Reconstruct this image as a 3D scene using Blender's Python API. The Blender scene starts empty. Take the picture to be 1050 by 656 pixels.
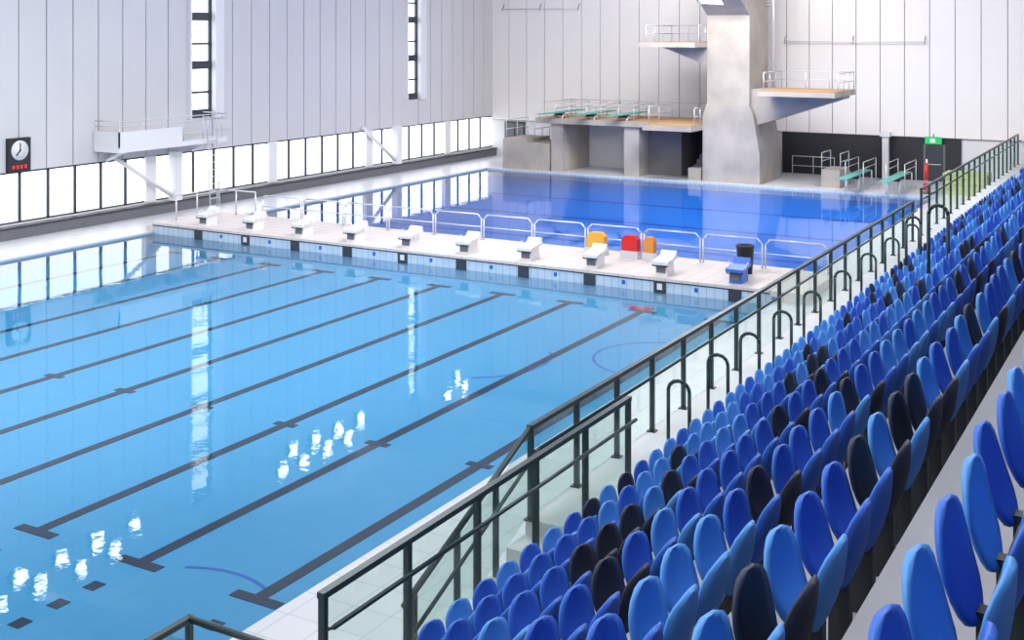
import bpy, math, random
from math import sin, cos, pi, radians
from mathutils import Vector
random.seed(7)
scene = bpy.context.scene
try:
    scene.view_settings.view_transform = 'Standard'
    scene.view_settings.look = 'None'
except Exception:
    pass

# ---------------------------------------------------------------- materials
def lin(c):
    return tuple(((v/255)/12.92 if v/255 <= 0.04045 else ((v/255+0.055)/1.055)**2.4) for v in c)

def mat(name, rgb, rough=0.5, metal=0.0, var=0.0, vscale=3.0, bump=0.0, spec=None, coat=0.0):
    m = bpy.data.materials.new(name); m.use_nodes = True
    nt = m.node_tree; b = nt.nodes['Principled BSDF']
    c = lin(rgb)
    b.inputs['Base Color'].default_value = (*c, 1)
    b.inputs['Roughness'].default_value = rough
    b.inputs['Metallic'].default_value = metal
    if spec is not None: b.inputs['Specular IOR Level'].default_value = spec
    if coat: b.inputs['Coat Weight'].default_value = coat
    if var > 0 or bump > 0:
        tc = nt.nodes.new('ShaderNodeTexCoord')
        n = nt.nodes.new('ShaderNodeTexNoise'); n.inputs['Scale'].default_value = vscale
        n.inputs['Detail'].default_value = 6
        nt.links.new(tc.outputs['Object'], n.inputs['Vector'])
        if var > 0:
            r = nt.nodes.new('ShaderNodeValToRGB')
            r.color_ramp.elements[0].position = 0.3; r.color_ramp.elements[1].position = 0.7
            r.color_ramp.elements[0].color = (*[x*(1-var) for x in c], 1)
            r.color_ramp.elements[1].color = (*[min(1, x*(1+var)) for x in c], 1)
            nt.links.new(n.outputs['Fac'], r.inputs['Fac'])
            nt.links.new(r.outputs['Color'], b.inputs['Base Color'])
        if bump > 0:
            bp = nt.nodes.new('ShaderNodeBump'); bp.inputs['Strength'].default_value = bump
            bp.inputs['Distance'].default_value = 0.02
            nt.links.new(n.outputs['Fac'], bp.inputs['Height'])
            nt.links.new(bp.outputs['Normal'], b.inputs['Normal'])
    return m

def tile_mat(name, rgb, rgb2, mortar, sx, sy, rough=0.35, msize=0.02, var=0.0):
    m = bpy.data.materials.new(name); m.use_nodes = True
    nt = m.node_tree; b = nt.nodes['Principled BSDF']
    tc = nt.nodes.new('ShaderNodeTexCoord')
    br = nt.nodes.new('ShaderNodeTexBrick')
    br.offset = 0.0
    br.inputs['Color1'].default_value = (*lin(rgb), 1)
    br.inputs['Color2'].default_value = (*lin(rgb2), 1)
    br.inputs['Mortar'].default_value = (*lin(mortar), 1)
    br.inputs['Scale'].default_value = 1.0
    br.inputs['Brick Width'].default_value = sx
    br.inputs['Row Height'].default_value = sy
    br.inputs['Mortar Size'].default_value = msize
    nt.links.new(tc.outputs['Object'], br.inputs['Vector'])
    nt.links.new(br.outputs['Color'], b.inputs['Base Color'])
    b.inputs['Roughness'].default_value = rough
    return m

def glass_mat(name, tint, refl=0.12):
    m = bpy.data.materials.new(name); m.use_nodes = True
    nt = m.node_tree; nt.nodes.clear()
    out = nt.nodes.new('ShaderNodeOutputMaterial')
    mix = nt.nodes.new('ShaderNodeMixShader')
    tr = nt.nodes.new('ShaderNodeBsdfTransparent'); tr.inputs['Color'].default_value = (*tint, 1)
    gl = nt.nodes.new('ShaderNodeBsdfGlossy'); gl.inputs['Roughness'].default_value = 0.03
    mix.inputs['Fac'].default_value = refl
    nt.links.new(tr.outputs[0], mix.inputs[1]); nt.links.new(gl.outputs[0], mix.inputs[2])
    nt.links.new(mix.outputs[0], out.inputs['Surface'])
    return m

def water_mat(name, tint, bdist=0.0045):
    m = bpy.data.materials.new(name); m.use_nodes = True
    nt = m.node_tree; nt.nodes.clear()
    out = nt.nodes.new('ShaderNodeOutputMaterial')
    mix = nt.nodes.new('ShaderNodeMixShader')
    tr = nt.nodes.new('ShaderNodeBsdfTransparent'); tr.inputs['Color'].default_value = (*tint, 1)
    gl = nt.nodes.new('ShaderNodeBsdfGlossy'); gl.inputs['Roughness'].default_value = 0.02
    fr = nt.nodes.new('ShaderNodeFresnel'); fr.inputs['IOR'].default_value = 1.33
    tc = nt.nodes.new('ShaderNodeTexCoord')
    n = nt.nodes.new('ShaderNodeTexNoise'); n.inputs['Scale'].default_value = 1.0
    n.inputs['Detail'].default_value = 5.0; n.inputs['Roughness'].default_value = 0.54
    nt.links.new(tc.outputs['Object'], n.inputs['Vector'])
    bp = nt.nodes.new('ShaderNodeBump'); bp.inputs['Strength'].default_value = 1.0
    bp.inputs['Distance'].default_value = bdist
    nt.links.new(n.outputs['Fac'], bp.inputs['Height'])
    nt.links.new(bp.outputs['Normal'], gl.inputs['Normal'])
    nt.links.new(fr.outputs[0], mix.inputs['Fac'])
    nt.links.new(tr.outputs[0], mix.inputs[1]); nt.links.new(gl.outputs[0], mix.inputs[2])
    nt.links.new(mix.outputs[0], out.inputs['Surface'])
    return m

def emit_mat(name, rgb, s):
    m = bpy.data.materials.new(name); m.use_nodes = True
    b = m.node_tree.nodes['Principled BSDF']
    b.inputs['Base Color'].default_value = (*lin(rgb), 1)
    b.inputs['Emission Color'].default_value = (*lin(rgb), 1)
    b.inputs['Emission Strength'].default_value = s
    return m

M = {}
M['panelL'] = mat('wall_panel_grey', (206, 204, 207), 0.55, var=0.03, vscale=0.25)
M['panelF'] = mat('wall_panel_white', (234, 229, 227), 0.55, var=0.02, vscale=0.2)
M['seam'] = mat('panel_seam', (138, 139, 146), 0.8)
M['white'] = mat('white_paint', (226, 226, 228), 0.4)
M['plaster'] = mat('plaster', (215, 213, 216), 0.7, var=0.04, vscale=0.6)
M['ceil'] = mat('ceiling_white', (225, 224, 222), 0.8)
M['dark'] = mat('dark_grey_metal', (45, 52, 56), 0.45, metal=0.2)
M['black'] = mat('black_and_recess_shade', (38, 38, 44), 0.6, var=0.2)  # also painted in for the dark of recess and openings
M['basetrim'] = mat('dark_trim', (104, 105, 112), 0.6)
M['deck'] = tile_mat('deck_tiles', (212, 212, 216), (206, 207, 212), (186, 188, 194), 0.6, 0.6, 0.3, 0.012)
M['bulk'] = tile_mat('bulkhead_tiles', (214, 203, 198), (209, 198, 194), (184, 175, 174), 0.5, 0.5, 0.45, 0.012)
M['poolfloor'] = tile_mat('pool_tiles', (74, 166, 212), (71, 163, 210), (68, 159, 206), 0.5, 0.5, 0.4, 0.01)
M['divefloor'] = tile_mat('diving_tiles', (36, 124, 222), (34, 120, 218), (32, 116, 212), 0.5, 0.5, 0.4, 0.01)
M['pooledge'] = tile_mat('pool_edge_tiles', (196, 210, 224), (184, 202, 220), (150, 176, 200), 0.25, 0.25, 0.3, 0.012)
M['lane'] = mat('lane_tile_navy', (10, 26, 52), 0.5)
M['bluel'] = mat('lane_tile_blue', (30, 100, 195), 0.5)
M['divel'] = mat('diving_line_blue', (18, 74, 168), 0.5)
M['red'] = mat('red_plastic', (205, 28, 30), 0.4)
M['yellow'] = mat('yellow_foam', (226, 170, 60), 0.6)
M['orange'] = mat('orange_foam', (214, 140, 60), 0.6)
M['bluep'] = mat('blue_plastic', (50, 110, 205), 0.4)
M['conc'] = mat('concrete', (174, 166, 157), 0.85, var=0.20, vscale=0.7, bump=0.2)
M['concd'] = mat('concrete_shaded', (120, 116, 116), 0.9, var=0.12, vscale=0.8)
M['tread'] = mat('stand_concrete', (150, 151, 157), 0.8, var=0.07, vscale=1.2, bump=0.1)
M['walk'] = mat('walkway_concrete', (206, 206, 208), 0.7, var=0.05, vscale=1.2)
M['sand'] = mat('platform_grip_tan', (176, 140, 100), 0.8, var=0.08, vscale=4)
M['teal'] = mat('springboard_teal', (84, 160, 150), 0.5)
M['steel'] = mat('white_steel_tube', (210, 212, 216), 0.3, metal=0.3)
M['rail'] = mat('rail_dark_green', (52, 68, 70), 0.35, metal=0.4)
M['glass'] = glass_mat('balustrade_glass', (0.89, 0.95, 0.93), 0.08)
M['wglass'] = glass_mat('window_glass', (0.97, 0.98, 1.0), 0.05)
M['seatL'] = mat('seat_light_blue', (84, 150, 224), 0.55, spec=0.35)
M['seatM'] = mat('seat_mid_blue', (56, 106, 204), 0.55, spec=0.35)
M['seatD'] = mat('seat_navy', (42, 48, 68), 0.6, spec=0.35)
M['frame'] = mat('window_frame_dark', (52, 56, 64), 0.5)
M['green'] = emit_mat('exit_green', (20, 170, 90), 0.6)
M['lamp'] = emit_mat('lamp_white', (255, 255, 255), 12)
M['ledred'] = emit_mat('led_red', (220, 40, 30), 1.0)
M['water'] = water_mat('pool_water', (0.97, 0.99, 1.0))
M['palegreen'] = mat('pale_green_reflection', (184, 190, 130), 0.6)  # colour of a balustrade glass reflection, painted on solid blocks
M['ground'] = mat('outdoor_ground', (225, 228, 228), 0.9)

# ---------------------------------------------------------------- mesh builder
class B:
    def __init__(s, name):
        s.name = name; s.v = []; s.f = []; s.mi = []; s.mats = []; s.smooth = []
    def m(s, key):
        if key not in s.mats: s.mats.append(key)
        return s.mats.index(key)
    def add(s, vs, fs, key, smooth=False):
        o = len(s.v); s.v.extend(vs); k = s.m(key)
        for f in fs:
            s.f.append([i+o for i in f]); s.mi.append(k); s.smooth.append(smooth)
    def box(s, x0, x1, y0, y1, z0, z1, key):
        vs = [(x0,y0,z0),(x1,y0,z0),(x1,y1,z0),(x0,y1,z0),(x0,y0,z1),(x1,y0,z1),(x1,y1,z1),(x0,y1,z1)]
        s.add(vs, [(0,3,2,1),(4,5,6,7),(0,1,5,4),(1,2,6,5),(2,3,7,6),(3,0,4,7)], key)
    def prism(s, poly, axis, a, b, key):
        n = len(poly)
        def P(p, t):
            if axis == 'x': return (t, p[0], p[1])
            if axis == 'y': return (p[0], t, p[1])
            return (p[0], p[1], t)
        vs = [P(p, a) for p in poly] + [P(p, b) for p in poly]
        fs = [tuple(range(n))[::-1], tuple(range(n, 2*n))]
        for i in range(n):
            j = (i+1) % n
            fs.append((i, j, j+n, i+n))
        s.add(vs, fs, key)
    def tube(s, p, q, r, key, n=8):
        p = Vector(p); q = Vector(q); d = (q-p)
        if d.length < 1e-6: return
        d.normalize()
        up = Vector((0,0,1)) if abs(d.z) < 0.9 else Vector((1,0,0))
        a = d.cross(up).normalized(); b = d.cross(a)
        vs = []
        for c in (p, q):
            for i in range(n):
                t = 2*pi*i/n
                vs.append(tuple(c + a*(r*cos(t)) + b*(r*sin(t))))
        fs = [(i, (i+1) % n, (i+1) % n+n, i+n) for i in range(n)]
        fs += [tuple(range(n))[::-1], tuple(range(n, 2*n))]
        s.add(vs, fs, key, True)
    def path(s, pts, r, key, closed=False, n=8):
        for i in range(len(pts)-1): s.tube(pts[i], pts[i+1], r, key, n)
        if closed: s.tube(pts[-1], pts[0], r, key, n)
    def disc(s, c, r, axis, th, key, n=24):
        if axis == 'x': s.tube((c[0]-th/2,c[1],c[2]),(c[0]+th/2,c[1],c[2]), r, key, n)
        if axis == 'y': s.tube((c[0],c[1]-th/2,c[2]),(c[0],c[1]+th/2,c[2]), r, key, n)
    def build(s, loc=None):
        me = bpy.data.meshes.new(s.name)
        me.from_pydata(s.v, [], s.f)
        for k in s.mats: me.materials.append(M[k])
        me.polygons.foreach_set('material_index', s.mi)
        me.polygons.foreach_set('use_smooth', s.smooth)
        me.update()
        ob = bpy.data.objects.new(s.name, me)
        scene.collection.objects.link(ob)
        return ob

def inst(ob, loc):
    o = bpy.data.objects.new(ob.name, ob.data); o.location = loc
    o.scale = ob.scale
    scene.collection.objects.link(o); return o

# ---------------------------------------------------------------- dimensions
XL, XR = -37.5, 9.0
YN, YF = -12.0, 63.1
ZC = 14.0
PX0, PX1 = -34.3, -10.4      # pool sides
PY0, PY1 = -10.0, 32.6       # main pool
DY0, DY1 = 35.85, 57.0       # diving pool
DZ = 0.1                     # deck level
FZ = -0.3                    # pool floor (apparent)

# ---------------------------------------------------------------- floor / shell
b = B('floor')
b.box(XL, PX0, YN, YF, -0.6, DZ, 'deck')
b.box(PX1, XR, YN, YF, -0.6, DZ, 'deck')
b.box(PX0, PX1, YN, PY0, -0.6, DZ, 'deck')
b.box(PX0, PX1, DY1, YF, -0.6, DZ, 'deck')
b.build()

b = B('ceiling'); b.box(XL-0.3, XR+0.3, YN-0.3, YF+0.3, ZC, ZC+0.3, 'ceil')
for i in range(8):
    y = -8+i*9.5
    b.box(XL, XR, y-0.2, y+0.2, ZC-0.9, ZC, 'white')
b.build()

slots = [(21.6, 23.0), (37.65, 39.05), (53.8, 55.0)]
b = B('wall_left')
wz0, wz1 = 0.62, 2.5
b.box(XL-0.25, XL, YN, YF, -0.6, wz0, 'plaster')
segs = []; y = YN
for a, c in slots:
    segs.append((y, a)); y = c
segs.append((y, YF))
for a, c in segs: b.box(XL-0.25, XL, a, c, wz1, ZC, 'seam')
for a, c in slots:
    b.box(XL-0.25, XL, a, c, wz1, 3.9, 'panelL')
    b.box(XL-0.25, XL, a, c, 12.6, ZC, 'panelL')
    b.box(XL, XL+0.22, a-0.10, a, 3.9, 12.6, 'white')
    b.box(XL, XL+0.22, c, c+0.55, 3.9, 12.6, 'white')
for a, c in segs:
    n = max(1, round((c-a)/1.2)); w = (c-a)/n
    for i in range(n):
        b.box(XL, XL+0.06, a+i*w+0.025, a+(i+1)*w-0.025, wz1+0.02, ZC, 'panelL')
b.build()

# strip windows
b = B('window_1')
y = YN; i = 0
while y < YF-0.1:
    b.box(XL-0.12, XL-0.05, y-0.05, y+0.05, wz0, wz1, 'frame')
    if i % 6 == 2: b.box(XL-0.2, XL+0.05, y-0.28, y+0.28, wz0, wz1, 'white')
    y += 1.25; i += 1
b.box(XL-0.12, XL-0.05, YN, YF, wz0, wz0+0.06, 'frame')
b.box(XL-0.12, XL-0.05, YN, YF, wz1-0.06, wz1, 'frame')
b.box(XL-0.09, XL-0.08, YN, YF, wz0+0.06, wz1-0.06, 'wglass')
b.build()
for k, (a, c) in enumerate(slots):
    b = B('window_%d' % (k+2))
    b.box(XL-0.14, XL-0.05, a, a+0.22, 3.9, 12.6, 'frame')
    b.box(XL-0.14, XL-0.05, c-0.08, c, 3.9, 12.6, 'frame')
    z = 3.9; j = 0
    while z < 12.5:
        b.box(XL-0.14, XL-0.03, a, c, z, z+(0.10 if j % 2 else 0.36), 'frame')
        z += 1.05; j += 1
    b.box(XL-0.10, XL-0.09, a, c, 3.9, 12.6, 'wglass')
    b.build()
b = B('baseboard_left')
b.box(XL, XL+0.28, YN, YF, DZ, 0.5, 'basetrim')
b.box(XL, XL+0.34, YN, YF, 0.5, 0.56, 'frame')
b.build()
# diagonal braces
for (ya, yb) in ((33.2, 36.6), (49.6, 52.6)):
    b = B('wind_brace')
    b.tube((XL+0.25, ya, 2.75), (XL+0.25, yb, 0.7), 0.09, 'white')
    b.box(XL+0.07, XL+0.45, yb-0.15, yb+0.25, 0.57, 2.6, 'white')
    b.build()

# far wall
b = B('wall_far')
b.box(XL-0.35, XR, YF, YF+0.35, -0.6, ZC, 'plaster')
b.box(XL, XR, YF-0.06, YF, 2.28, ZC, 'seam')
n = 38; w = (XR-XL)/n
for i in range(n):
    b.box(XL+i*w+0.02, XL+(i+1)*w-0.02, YF-0.14, YF-0.06, 2.3, ZC, 'panelF')
b.box(-19.4, -10.3, YF-0.10, YF, DZ, 2.28, 'black')  # black sheet painted in for the shade of the recess
b.box(-27.6, -22.0, YF-0.10, YF, DZ, 2.28, 'black')  # same painted darkness, behind the platform structure
b.build()
for (xa, xb, z) in ((-19.2, -12.0, 7.1), (-36.6, -31.5, 9.0)):
    b = B('wall_mounted_bar')
    b.tube((xa, YF-0.4, z), (xb, YF-0.4, z), 0.022, 'steel')
    for x in (xa, xb, (xa+xb)/2): b.tube((x, YF-0.4, z-0.1), (x, YF-0.14, z+0.3), 0.02, 'basetrim')
    b.build()
b = B('door_1')
b.box(-36.6, -35.2, YF-0.08, YF-0.02, DZ, 2.2, 'frame')
b.box(-36.5, -35.93, YF-0.12, YF-0.08, DZ, 2.1, 'basetrim')
b.box(-35.87, -35.3, YF-0.12, YF-0.08, DZ, 2.1, 'basetrim')
b.build()
b = B('door_2')
b.box(-12.1, -11.05, YF-0.14, YF-0.10, DZ, 1.95, 'basetrim')
b.box(-12.0, -11.15, YF-0.17, YF-0.14, DZ, 1.85, 'frame')
b.tube((-11.9, YF-0.2, 0.95), (-11.25, YF-0.2, 0.95), 0.025, 'steel')
b.build()
b = B('exit_sign')
b.box(-12.0, -11.2, YF-0.3, YF-0.2, 1.98, 2.34, 'green')
b.tube((-11.6, YF-0.25, 2.34), (-11.6, YF-0.1, 2.5), 0.02, 'dark')
b.box(-11.75, -11.5, YF-0.32, YF-0.3, 2.05, 2.26, 'white')
b.build()
b = B('wall_right'); b.box(XR, XR+0.3, YN, YF, -0.6, ZC, 'panelF'); b.build()
b = B('wall_near'); b.box(XL-0.35, XR+0.3, YN-0.3, YN, -0.6, ZC, 'panelL'); b.build()
b = B('outdoor_ground'); b.box(-90, XL-0.4, -60, 120, -0.7, -0.6, 'ground'); b.build()

# ---------------------------------------------------------------- pools
LX = [-11.4-2.285*i for i in range(10)]
b = B('swimming_pool')
b.box(PX0, PX1, PY0, PY1-0.05, FZ-0.1, FZ, 'poolfloor')
b.box(PX0, PX0+0.05, PY0, PY1-0.05, FZ, 0.06, 'pooledge')
b.box(PX1-0.05, PX1, PY0, PY1-0.05, FZ, 0.06, 'pooledge')
b.box(PX0, PX1, PY0, PY0+0.05, FZ, 0.06, 'pooledge')
z0, z1 = FZ, FZ+0.008
for x in LX:
    b.box(x-0.11, x+0.11, 12.7, 31.4, z0, z1, 'lane')
    b.box(x-0.42, x+0.42, 12.64, 12.84, z0, z1+0.002, 'lane')
    b.box(x-0.42, x+0.42, 31.2, 31.42, z0, z1+0.002, 'lane')
    b.box(x-0.26, x+0.26, 18.62, 18.8, z0, z1+0.002, 'lane')
    y = 11.9
    while y > -8:
        b.box(x-0.11, x+0.11, y-0.12, y+0.12, z0, z1, 'lane'); y -= 0.62
b.box(-14.2, -13.5, 31.5, 31.75, z0, z1+0.004, 'red')
def arc(b, cx, cy, r, a0, a1, w, key, n=20):
    for i in range(n):
        t0 = radians(a0+(a1-a0)*i/n); t1 = radians(a0+(a1-a0)*(i+1)/n)
        P = [(cx+(r+s)*cos(t), cy+(r+s)*sin(t)) for s, t in ((-w/2, t0), (w/2, t0), (w/2, t1), (-w/2, t1))]
        b.add([(x, y, FZ+0.006) for x, y in P], [(0, 1, 2, 3)], key)
arc(b, -11.3, 26.9, 1.6, 100, 260, 0.07, 'bluel')
arc(b, -15.4, 25.0, 1.9, -60, 40, 0.07, 'bluel')
arc(b, -12.2, 11.6, 1.6, 60, 120, 0.06, 'bluel')
b.build()
b = B('pool_water')
b.add([(PX0, PY0, 0), (PX1, PY0, 0), (PX1, PY1, 0), (PX0, PY1, 0)], [(0, 1, 2, 3)], 'water')
b.build()
b = B('diving_pool')
b.box(PX0, PX1, DY0+0.05, DY1, FZ-0.1, FZ, 'divefloor')
for y in (40.5, 45.5, 50.5):
    b.box(PX0+3, PX1-1, y, y+0.28, FZ, FZ+0.008, 'divel')
b.box(PX0, PX0+0.05, DY0+0.05, DY1, FZ, 0.06, 'pooledge')
b.box(PX1-0.05, PX1, DY0+0.05, DY1, FZ, 0.06, 'pooledge')
b.box(PX0, PX1, DY1-0.05, DY1, FZ, 0.06, 'pooledge')
b.build()
b = B('diving_pool_water')
b.add([(PX0, DY0, 0), (PX1, DY0, 0), (PX1, DY1, 0), (PX0, DY1, 0)], [(0, 1, 2, 3)], 'water')
b.build()
# bulkhead
BZ = 0.42
b = B('pool_bulkhead')
b.box(PX0, PX1, PY1, DY0, -0.6, BZ-0.08, 'pooledge')
b.box(PX0, PX1, PY1-0.04, DY0+0.04, BZ-0.08, BZ, 'bulk')
b.box(PX0, PX1, PY1-0.015, PY1, BZ-0.12, BZ-0.08, 'frame')
for i, x in enumerate(LX):
    b.box(x-0.19, x+0.19, PY1-0.03, PY1, -0.02, BZ-0.09, 'frame')
    if i in (1, 5, 8):
        b.box(x-0.08, x+0.08, PY1-0.04, PY1-0.03, 0.08, 0.26, 'white')
    b.box(x+1.07, x+1.17, PY1-0.02, PY1, 0.12, BZ-0.18, 'bluel')
b.build()
b = B('deck_step')
b.box(PX1+0.01, PX1+1.0, PY1, DY0, DZ, BZ-0.02, 'bulk'); b.build()
b = B('deck_step')
b.box(PX0-0.35, PX0-0.01, PY1, DY0, DZ, BZ-0.14, 'bulk'); b.build()

# starting blocks
def starting_block(key='white'):
    b = B('starting_block')
    b.prism([(0.12, 0), (0.78, 0), (0.72, 0.46), (0.16, 0.38)], 'x', -0.2, 0.2, key)
    b.prism([(0.0, 0.38), (0.85, 0.50), (0.85, 0.60), (0.0, 0.48)], 'x', -0.28, 0.28, key)
    b.prism([(0.66, 0.57), (0.85, 0.60), (0.85, 0.74), (0.80, 0.74)], 'x', -0.26, 0.26, key)
    b.tube((-0.25, 0.02, 0.34), (0.25, 0.02, 0.34), 0.02, 'dark')
    for s in (-1, 1):
        b.tube((s*0.25, 0.02, 0.34), (s*0.25, 0.06, 0.42), 0.02, 'dark')
        b.path([(s*0.31, 0.15, 0.44), (s*0.31, 0.2, 0.62), (s*0.31, 0.45, 0.66), (s*0.31, 0.5, 0.52)], 0.012, 'steel')
    b.box(-0.15, 0.15, 0.10, 0.13, 0.1, 0.32, 'basetrim')
    return b
sb = starting_block().build()
sb.location = (LX[1]-0.1, PY1+0.2, BZ); sb.scale = (0.92, 0.9, 0.88)
for x in LX[2:]: inst(sb, (x-0.1, PY1+0.2, BZ))
b2 = starting_block('bluep').build(); b2.location = (LX[0]-0.1, PY1+0.2, BZ); b2.scale = (0.92, 0.9, 0.88)

# safety barrier along bulkhead
b = B('poolside_barrier')
x = -31.5; y = DY0-0.35
while x < -10.6:
    xa, xb = x+0.05, x+1.95
    zt = BZ+0.88
    b.path([(xa, y, BZ), (xa, y, zt-0.15), (xa+0.15, y, zt), (xb-0.15, y, zt), (xb, y, zt-0.15), (xb, y, BZ)], 0.026, 'steel')
    b.tube((xa, y, BZ+0.45), (xb, y, BZ+0.45), 0.018, 'steel')
    x += 2.0
b.build()
b = B('gate_railing')
for yy in (33.4, 34.5, 35.6):
    b.tube((-33.9, yy, BZ), (-33.9, yy, BZ+0.95), 0.03, 'steel')
b.tube((-33.9, 33.4, BZ+0.95), (-33.9, 35.6, BZ+0.95), 0.03, 'steel')
for xx in (-33.9, -32.9, -31.9):
    b.tube((xx, 35.6, BZ), (xx, 35.6, BZ+0.95), 0.03, 'steel')
b.tube((-33.9, 35.6, BZ+0.95), (-31.9, 35.6, BZ+0.95), 0.03, 'steel')
b.build()

def kickboards(x, y, key, w, h):
    b = B('kickboard_stack')
    for i in range(4):
        yy = y+i*0.07
        P = [(-w/2, 0), (w/2, 0), (w/2, h*0.75), (w*0.3, h), (-w*0.3, h), (-w/2, h*0.75)]
        b.prism([(x+p[0], BZ+0.22+p[1]) for p in P], 'y', yy, yy+0.05, key)
    b.box(x-w/2-0.03, x+w/2+0.03, y-0.04, y+0.32, BZ, BZ+0.24, 'steel')
    b.build()
kickboards(-16.9, 34.9, 'yellow', 0.62, 0.5)
kickboards(-15.7, 34.9, 'red', 0.55, 0.5)
kickboards(-15.05, 34.9, 'orange', 0.34, 0.5)
b = B('waste_bin')
n = 20
vs = []
for (r, z) in ((0.21, 0), (0.26, 0.78), (0.28, 0.78), (0.28, 0.84), (0.22, 0.84), (0.20, 0.7)):
    vs += [(-11.75+r*cos(2*pi*i/n), 34.5+r*sin(2*pi*i/n), BZ+z) for i in range(n)]
fs = [tuple(range(n))[::-1]]
for k in range(5):
    fs += [(k*n+i, k*n+(i+1) % n, (k+1)*n+(i+1) % n, (k+1)*n+i) for i in range(n)]
fs.append(tuple(range(5*n, 6*n)))
b.add(vs, fs, 'black', True)
b.build()

# ---------------------------------------------------------------- officials platform + clock
b = B('viewing_gantry')
gx0, gx1, gy0, gy1 = XL+0.1, -36.0, 32.5, 38.4
b.box(gx0, gx1, gy0, gy1, 2.95, 3.15, 'white')
b.box(gx1-0.05, gx1, gy0, 35.8, 3.15, 3.75, 'white')
b.box(gx0, gx1, gy0, gy0+0.05, 3.15, 3.75, 'white')
for z in (3.95, 4.15):
    b.path([(gx0+0.05, gy0+0.03, z), (gx1-0.03, gy0+0.03, z), (gx1-0.03, gy1-0.03, z), (gx0+0.05, gy1-0.03, z)], 0.025, 'steel')
y = gy0+0.03
while y < gy1:
    b.tube((gx1-0.03, y, 3.1), (gx1-0.03, y, 4.15), 0.025, 'steel'); y += 1.12
b.tube((gx1-0.03, 35.8, 3.45), (gx1-0.03, gy1, 3.45), 0.02, 'steel')
for y in (gy0+0.6, gy1-0.6):
    b.tube((gx1-0.15, y, 3.0), (XL+0.1, y, 2.55), 0.06, 'white')
b.build()
b = B('access_ladder')
for yy in (37.2, 37.75):
    b.path([(-35.8, yy, DZ), (-35.95, yy, 3.2), (-35.95, yy, 4.1)], 0.025, 'steel')
for i in range(10):
    z = 0.35+i*0.3
    b.tube((-35.8-0.045*z, 37.2, z), (-35.8-0.045*z, 37.75, z), 0.018, 'steel')
b.build()
b = B('wall_clock')
b.box(XL+0.06, XL+0.22, 28.55, 29.5, 2.52, 3.75, 'black')
b.disc((XL+0.23, 29.02, 3.3), 0.36, 'x', 0.03, 'white')
b.disc((XL+0.25, 29.02, 3.3), 0.035, 'x', 0.03, 'black')
b.tube((XL+0.26, 29.02, 3.3), (XL+0.26, 29.02, 3.57), 0.02, 'black')
b.tube((XL+0.26, 29.02, 3.3), (XL+0.26, 28.85, 3.12), 0.025, 'black')
for i in range(4):
    yy = 28.72+i*0.17
    b.box(XL+0.22, XL+0.24, yy, yy+0.08, 2.64, 2.76, 'ledred')
b.build()

# ---------------------------------------------------------------- diving structures
def railing(b, pts, z, h=1.0, key='steel', mids=(0.5,), step=1.1, r=0.024):
    for i in range(len(pts)-1):
        (xa, ya), (xb, yb) = pts[i], pts[i+1]
        L = math.hypot(xb-xa, yb-ya); n = max(1, round(L/step))
        for k in range(n+1):
            t = k/n; b.tube((xa+(xb-xa)*t, ya+(yb-ya)*t, z), (xa+(xb-xa)*t, ya+(yb-ya)*t, z+h), r*0.9, key)
        b.tube((xa, ya, z+h), (xb, yb, z+h), r, key)
        for mdl in mids: b.tube((xa, ya, z+h*mdl), (xb, yb, z+h*mdl), r*0.8, key)

b = B('diving_tower')
b.prism([(-21.7, DZ), (-18.75, DZ), (-18.75, 1.6), (-19.1, 3.6), (-19.3, 4.0), (-21.5, 4.0), (-21.7, 3.4)], 'y', 57.2, 60.6, 'conc')
b.box(-21.5, -19.3, 57.3, 60.2, 4.0, 10.0, 'conc')
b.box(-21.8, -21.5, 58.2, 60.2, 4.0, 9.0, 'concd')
b.box(-18.3, -14.6, 55.5, 59.3, 4.55, 4.78, 'conc')
b.box(-19.3, -18.3, 57.6, 59.3, 4.55, 4.78, 'conc')
b.box(-18.25, -14.65, 55.5, 59.25, 4.78, 4.81, 'sand')
b.prism([(-19.3, 2.9), (-19.3, 4.55), (-14.8, 4.55), (-14.8, 4.40)], 'y', 57.6, 59.0, 'conc')
railing(b, [(-18.25, 56.3), (-18.25, 59.2)], 4.8, h=0.85)
railing(b, [(-14.65, 56.3), (-14.65, 59.2), (-18.25, 59.2)], 4.8, h=0.85)
b.box(-24.5, -21.5, 55.6, 59.9, 6.85, 7.08, 'conc')
b.box(-24.45, -21.55, 55.6, 59.85, 7.08, 7.11, 'sand')
b.prism([(-21.5, 5.9), (-21.5, 6.85), (-24.1, 6.85), (-23.6, 6.7)], 'y', 57.4, 59.2, 'conc')
railing(b, [(-24.45, 56.4), (-24.45, 59.85), (-21.6, 59.85)], 7.1, h=0.85)
railing(b, [(-21.6, 56.4), (-21.6, 57.3)], 7.1, h=0.85)
b.box(-22.4, -19.2, 55.2, 60.6, 9.75, 10.0, 'conc')
b.prism([(57.3, 8.45), (57.3, 9.75), (55.5, 9.75), (55.5, 9.5)], 'x', -21.5, -19.3, 'conc')
b.prism([(-21.5, 8.6), (-21.5, 9.75), (-22.3, 9.75), (-22.3, 9.4)], 'y', 57.4, 60.0, 'conc')
railing(b, [(-22.3, 56.0), (-22.3, 60.5), (-19.3, 60.5), (-19.3, 56.0)], 10.0)
b.tube((-18.9, 59.9, 3.9), (-18.9, 59.9, 12.5), 0.07, 'steel')
b.tube((-19.3, 59.9, 9.0), (-18.9, 59.9, 9.0), 0.04, 'steel')
b.build()

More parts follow.
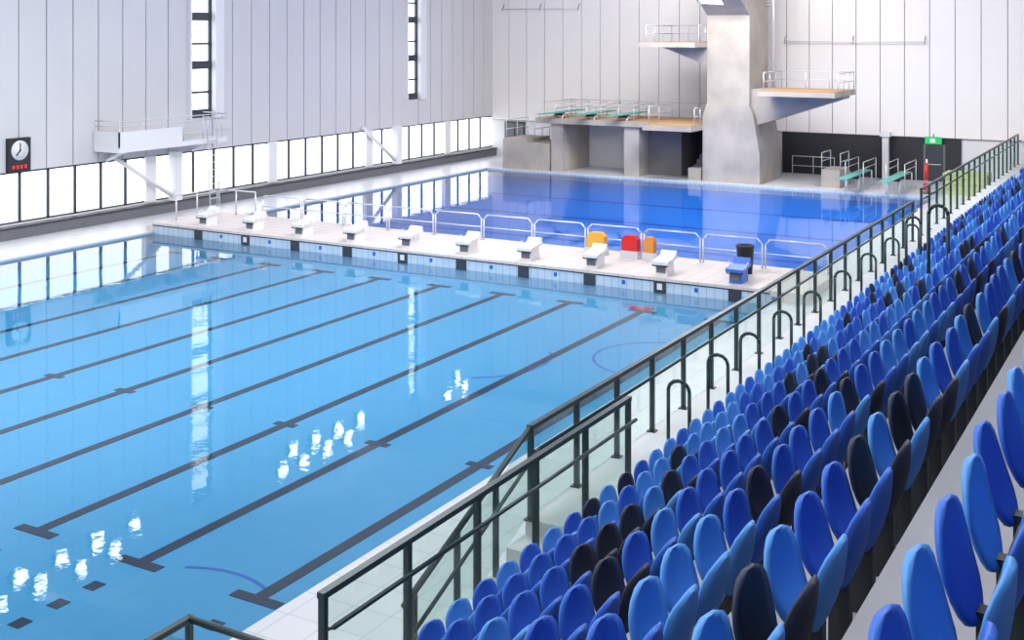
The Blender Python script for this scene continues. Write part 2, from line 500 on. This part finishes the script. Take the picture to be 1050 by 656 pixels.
b = B('diving_platform_structure')
b.box(-33.4, -31.9, 57.3, 60.0, DZ, 1.75, 'conc')
b.box(-31.9, -30.5, 57.3, 60.0, DZ, 1.55, 'conc')
for i in range(5):
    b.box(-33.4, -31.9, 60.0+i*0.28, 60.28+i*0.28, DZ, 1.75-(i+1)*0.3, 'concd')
railing(b, [(-33.3, 57.5), (-33.3, 60.0)], 1.75)
railing(b, [(-31.9, 58.2), (-31.9, 60.0)], 1.75)
b.box(-31.3, -21.7, 57.2, 61.4, 2.68, 2.95, 'conc')
b.box(-31.25, -21.75, 57.25, 61.35, 2.95, 2.97, 'sand')
b.box(-24.3, -21.7, 55.6, 57.2, 2.68, 2.95, 'conc')
b.box(-24.25, -21.75, 55.6, 57.25, 2.95, 2.98, 'sand')
b.box(-30.4, -29.7, 57.35, 61.2, DZ, 2.68, 'conc')
b.box(-26.1, -25.25, 57.35, 61.2, DZ, 2.68, 'conc')
b.box(-29.7, -27.4, 60.6, 60.9, DZ, 2.68, 'plaster')
b.box(-27.4, -26.1, 61.0, 61.2, DZ, 2.68, 'black')  # black sheet painted in for the dark opening between supports
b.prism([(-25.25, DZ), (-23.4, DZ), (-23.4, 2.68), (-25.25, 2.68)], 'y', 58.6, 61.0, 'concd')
b.box(-23.4, -21.7, 60.9, 61.1, DZ, 2.68, 'black')  # darkness of the stair opening, painted as a black sheet
for i in range(9):
    b.box(-23.2+i*0.16, -21.75, 59.4, 60.8, DZ+i*0.28, DZ+(i+1)*0.28, 'concd')
b.box(-22.6, -21.9, 57.5, 58.1, DZ, 0.7, 'conc')
railing(b, [(-31.2, 57.5), (-31.2, 61.3), (-21.9, 61.3)], 2.96, h=0.8, mids=(0.5,), step=1.6)
railing(b, [(-24.25, 56.3), (-24.25, 59.0)], 2.96, h=0.85)
railing(b, [(-21.8, 56.3), (-21.8, 57.1)], 2.96, h=0.85)
b.build()

def springboard(x, ytip, z, base, L=4.8, rh=0.6):
    b = B('springboard')
    b.prism([(ytip, z), (ytip+L, z-0.02), (ytip+L, z+0.03), (ytip, z+0.035)], 'x', x-0.25, x+0.25, 'teal')
    yf = ytip+L*0.45
    b.tube((x-0.3, yf, z-0.09), (x+0.3, yf, z-0.09), 0.09, 'dark', 12)
    for s in (-0.28, 0.28):
        b.path([(x+s, yf-0.3, base), (x+s, yf, z-0.1), (x+s, yf+0.3, base)], 0.035, 'steel')
        b.path([(x+s, ytip+L-0.1, base), (x+s, ytip+L-0.1, z)], 0.035, 'steel')
        sx = x+s*1.5
        b.path([(sx, yf+0.3, base), (sx, yf+0.3, z+rh), (sx, ytip+L+0.2, z+rh), (sx, ytip+L+0.2, base)], 0.022, 'steel')
        b.tube((sx, yf+0.3, z+rh/2), (sx, ytip+L+0.2, z+rh/2), 0.018, 'steel')
    b.build()
for x in (-30.0, -28.1, -26.2): springboard(x, 55.4, 3.28, 2.98, rh=0.45)
for x in (-14.2, -12.3): springboard(x, 55.0, 0.85, DZ)

b = B('diving_steps')
for i in range(4):
    b.box(-15.9, -15.0, 59.4+i*0.3, 59.7+i*0.3, DZ, 0.95-i*0.22, 'conc')
b.box(-15.9, -15.0, 57.9, 59.4, DZ, 0.95, 'conc')
railing(b, [(-15.9, 58.0), (-15.9, 59.6)], 0.95, h=0.8); railing(b, [(-15.0, 58.0), (-15.0, 59.6)], 0.95, h=0.8)
b.build()
b = B('structural_column')
b.box(-14.0, -13.7, 62.3, 62.6, DZ, 2.3, 'white'); b.box(-14.1, -13.6, 62.2, 62.7, 2.3, 2.5, 'white'); b.build()

b = B('rescue_equipment_stand')
b.tube((-11.0, 58.0, DZ), (-11.0, 58.0, 1.7), 0.04, 'white')
b.tube((-11.0, 57.9, 0.75), (-11.0, 57.9, 1.45), 0.09, 'red', 12)
b.tube((-11.0, 57.9, 1.45), (-11.0, 57.9, 1.55), 0.05, 'red', 12)
b.box(-11.14, -10.86, 57.84, 57.96, 0.25, 0.6, 'red')
b.box(-11.25, -10.75, 57.8, 58.2, DZ, 0.16, 'basetrim')
b.build()
b = B('balustrade_reflection_blocks')  # blocks added to imitate a greenish reflection in balustrade glass
for i in range(4):
    b.box(-10.3, -8.4, 58.0, 59.6, DZ+i*0.25, DZ+i*0.25+0.23, 'palegreen')
b.build()
b = B('recess_guard_rail')
railing(b, [(-18.6, 62.2), (-16.4, 62.2)], DZ, h=1.0)
b.build()

# ---------------------------------------------------------------- grandstand
D, R = 0.882, 0.62
def xh(k): return -0.61-D*k
def tz(k): return 5.25-R*k
WK = 1.2     # front walkway height
poly = [(-6.5, DZ), (-6.5, tz(6))]
for k in range(6, -8, -1):
    xr = xh(k)+0.29
    poly.append((xr, tz(k)))
    poly.append((xr, tz(k-1)))
poly.append((XR-0.01, tz(-8))); poly.append((XR-0.01, DZ))
b = B('grandstand')
b.prism(poly, 'y', YN+0.05, YF-0.2, 'tread')
b.box(-7.7, -6.5, 13.8, YF-0.2, DZ, WK, 'walk')
b.box(-6.98, -6.5, YN+0.05, 13.8, DZ, WK, 'walk')
for i in range(5):
    b.box(-7.7, -6.98, 13.8-(i+1)*0.5, 13.8-i*0.5, DZ, WK-(i+1)*0.2, 'walk')
b.build()

def shell(org, lean, H, W, nt, ns, th, curve, flip):
    vs = []; fs = []
    ux, uz = sin(lean), cos(lean)
    nx, nz = cos(lean), -sin(lean)
    for side in (1, -1):
        for i in range(nt):
            t = (1-cos(pi*i/(nt-1)))/2
            w = W/2*max(0.0, (1-abs(2*t-1)**3.2))**0.42
            if t < 0.5: w *= 0.86+0.28*t
            for j in range(ns):
                s = -1+2*j/(ns-1)
                off = side*th/2*(1 if 0 < j < ns-1 else 0.4) - curve*(s*s)*(w/(W/2))**2 + 0.03*sin(pi*t)*(1 if flip else -1)
                vs.append((org[0]+ux*H*t+nx*off, org[1]+s*w, org[2]+uz*H*t+nz*off))
    n = nt*ns
    for i in range(nt-1):
        for j in range(ns-1):
            a = i*ns+j
            fs.append((a, a+1, a+ns+1, a+ns)); fs.append((n+a, n+a+ns, n+a+ns+1, n+a+1))
        fs.append((i*ns, (i+1)*ns, n+(i+1)*ns, n+i*ns))
        e = ns-1
        fs.append((i*ns+e, n+i*ns+e, n+(i+1)*ns+e, (i+1)*ns+e))
    return vs, fs
b = B('stadium_seats')
aisles = [(49.0, 50.2)]
PITCH = 0.47
for k in range(-2, 7):
    y = 0.6
    rng = random.Random(300+k)
    while y < 61.5:
        if any(a < y < c for a, c in aisles): y += PITCH; continue
        u = rng.random()
        key = 'seatD' if u < 0.19 else ('seatL' if u < 0.57 else 'seatM')
        if k == 0 and y < 5: key = 'seatM' if u < 0.7 else 'seatL'
        nt, ns = (11, 7) if y < 14 else ((8, 5) if y < 30 else (6, 5))
        X, Z = xh(k), tz(k)
        a1 = radians(14+rng.uniform(-1, 1)); a2 = radians(-17+rng.uniform(-3, 3))
        v, f = shell((X+0.02, y, Z+0.33), a1, 0.42, 0.43, nt, ns, 0.03, 0.05, True); b.add(v, f, key, True)
        v, f = shell((X-0.05, y, Z+0.34), a2, 0.40, 0.44, nt, ns, 0.035, -0.02, False); b.add(v, f, key, True)
        b.box(X-0.05, X+0.05, y-0.035, y+0.035, Z, Z+0.38, 'dark')
        y += PITCH
    for (ya, yb) in ((0.4, 48.9), (50.3, 61.6)):
        b.box(X-0.025, X+0.025, ya, yb, Z+0.32, Z+0.36, 'dark')
b.build()

# balustrades
def balustrade(name, x, y0, y1, zb, h=1.22, step=1.33):
    b = B(name)
    n = max(1, round((y1-y0)/step)); st = (y1-y0)/n
    for i in range(n+1):
        y = y0+i*st
        b.box(x-0.035, x+0.035, y-0.03, y+0.03, zb, zb+h, 'rail')
        b.box(x-0.07, x+0.07, y-0.07, y+0.07, zb, zb+0.02, 'rail')
    for i in range(n):
        b.box(x-0.007, x+0.007, y0+i*st+0.05, y0+(i+1)*st-0.05, zb+0.06, zb+h-0.06, 'glass')
    b.box(x-0.04, x+0.04, y0-0.04, y1+0.04, zb+h-0.03, zb+h+0.03, 'rail')
    b.tube((x+0.12, y0, zb+h-0.27), (x+0.12, y1, zb+h-0.27), 0.025, 'rail')
    for i in range(n+1): b.tube((x, y0+i*st, zb+h-0.33), (x+0.12, y0+i*st, zb+h-0.27), 0.015, 'rail')
    return b
b = balustrade('glass_balustrade', -7.62, 13.8, 38.0, WK)
def sl(y): return 2.42-(13.8-y)*0.4
for y in (13.8-0.9, 13.8-1.8, 13.8-2.7):
    b.box(-7.65, -7.59, y-0.03, y+0.03, max(DZ, sl(y)-1.25), sl(y), 'rail')
b.tube((-7.62, 13.8, 2.42), (-7.62, 10.9, sl(10.9)), 0.04, 'rail')
b.tube((-7.5, 13.8, 2.15), (-7.5, 10.9, sl(10.9)-0.27), 0.025, 'rail')
b.prism([(13.75, 1.3), (13.75, 2.3), (11.1, 1.25), (11.1, 0.3)], 'x', -7.627, -7.613, 'glass')
b.build()
balustrade('glass_balustrade', -6.9, 8.6, 15.3, WK, h=1.3).build()
balustrade('glass_balustrade', -7.62, 39.3, 62.6, WK, h=1.45).build()
b = balustrade('barrier_rail', -9.6, 5.0, 9.65, DZ, h=1.08)
b.tube((-9.6, 9.65, DZ+1.08), (-7.1, 9.65, DZ+1.08), 0.04, 'rail')
b.tube((-9.6, 9.65, DZ+0.8), (-7.1, 9.65, DZ+0.8), 0.025, 'rail')
for x in (-8.35, -7.1): b.box(x-0.03, x+0.03, 9.62, 9.68, DZ, DZ+1.08, 'rail')
b.build()
def hoop(h=0.93, w=0.17):
    b = B('handrail_hoop')
    pts = [(-w, 0, 0), (-w, 0, h)]
    for i in range(1, 6):
        a = pi-pi*i/6; pts.append((w*cos(a), 0, h+0.15*sin(a)))
    pts += [(w, 0, h), (w, 0, 0.0)]
    b.path(pts, 0.03, 'rail')
    for s in (-w, w): b.tube((s, 0, 0), (s, 0, 0.02), 0.06, 'rail')
    return b.build()
hp = hoop(0.98); hp.location = (-6.83, 17.0, WK)
for y in (18.7, 20.3, 22.2, 24.2, 26.6, 29.0, 31.5, 34.0): inst(hp, (-6.83, y, WK))
h2 = hoop(1.3, 0.15); h2.location = (xh(5)-0.36, 26.9, tz(5))
inst(h2, (xh(3)-0.36, 20.0, tz(3)))

# ---------------------------------------------------------------- luminaires
def wall_floods(ys, z0):
    b = B('wall_floodlight_bank')
    for i, y in enumerate(ys):
        z = z0+(0.0 if i % 2 else 0.7)
        b.box(XL+0.3, XL+0.34, y-0.24, y+0.24, z-0.22, z+0.22, 'lamp')
        b.box(XL+0.06, XL+0.3, y-0.28, y+0.28, z-0.26, z+0.26, 'dark')
    b.build()
wall_floods([28.2, 29.0, 29.9, 30.8, 31.7, 32.5, 33.4, 34.4], 12.2)
wall_floods([43.4, 44.2, 45.0, 45.8, 46.7, 47.6, 48.4, 49.4], 12.2)
wall_floods([57.6, 58.6, 59.4], 12.4)

def area(x, y, z, sx, sy, p, aim=(0, 0, -1), col=(1, 0.985, 0.965)):  # unseen lamp and housing, added to light the hall
    l = bpy.data.lights.new('added_overhead_light', 'AREA'); l.shape = 'RECTANGLE'
    l.size = sx; l.size_y = sy; l.energy = p; l.color = col
    root = bpy.data.objects.new('added_overhead_light_fitting', None); root.location = (x, y, z)
    scene.collection.objects.link(root)
    q = Vector(aim).to_track_quat('-Z', 'Y')
    root.rotation_euler = q.to_euler()
    o = bpy.data.objects.new('added_overhead_light', l); o.parent = root
    scene.collection.objects.link(o)
    b = B('added_light_housing')
    b.box(-sx/2-0.1, sx/2+0.1, -sy/2-0.1, sy/2+0.1, 0.03, 0.1, 'white')
    h = b.build(); h.parent = root
for x, y, p in ((-30, 2, 1000), (-29, 20, 1300), (-18, 2, 1100), (-18, 24, 1600), (-17, 46, 1700), (-4, 2, 1000), (-4, 24, 1400), (-5, 46, 1300)):  # added overhead, out of view, to brighten pools and stand
    area(x, y, ZC-1.0, 3.0, 13.0, p)
for y, p in ((14, 800), (33, 1150), (48, 1300)):  # added wash lights, tilted to brighten the left wall
    area(-20.5, y, ZC-1.6, 2.0, 9.0, p, aim=(-0.8, 0.05, -0.6))
area(-20, 51, ZC-1.6, 10.0, 2.0, 1500, aim=(-0.1, 0.8, -0.6))  # added wash light, tilted to brighten the far wall
area(-8, 49, ZC-1.6, 8.0, 2.0, 600, aim=(0.0, 0.8, -0.6))  # second added wash, for the right part of the far wall

w = bpy.data.worlds.new('overcast_sky'); scene.world = w; w.use_nodes = True
w.node_tree.nodes['Background'].inputs['Color'].default_value = (0.97, 0.985, 1.0, 1)
w.node_tree.nodes['Background'].inputs['Strength'].default_value = 3.6

cam = bpy.data.cameras.new('camera'); co = bpy.data.objects.new('camera', cam)
scene.collection.objects.link(co)
co.location = (0, 0, 7.6); co.rotation_euler = (radians(90), 0, radians(29.8))
cam.sensor_width = 36; cam.sensor_fit = 'HORIZONTAL'; cam.lens = 42.2
cam.shift_y = -295/1050; cam.clip_end = 500
scene.camera = co
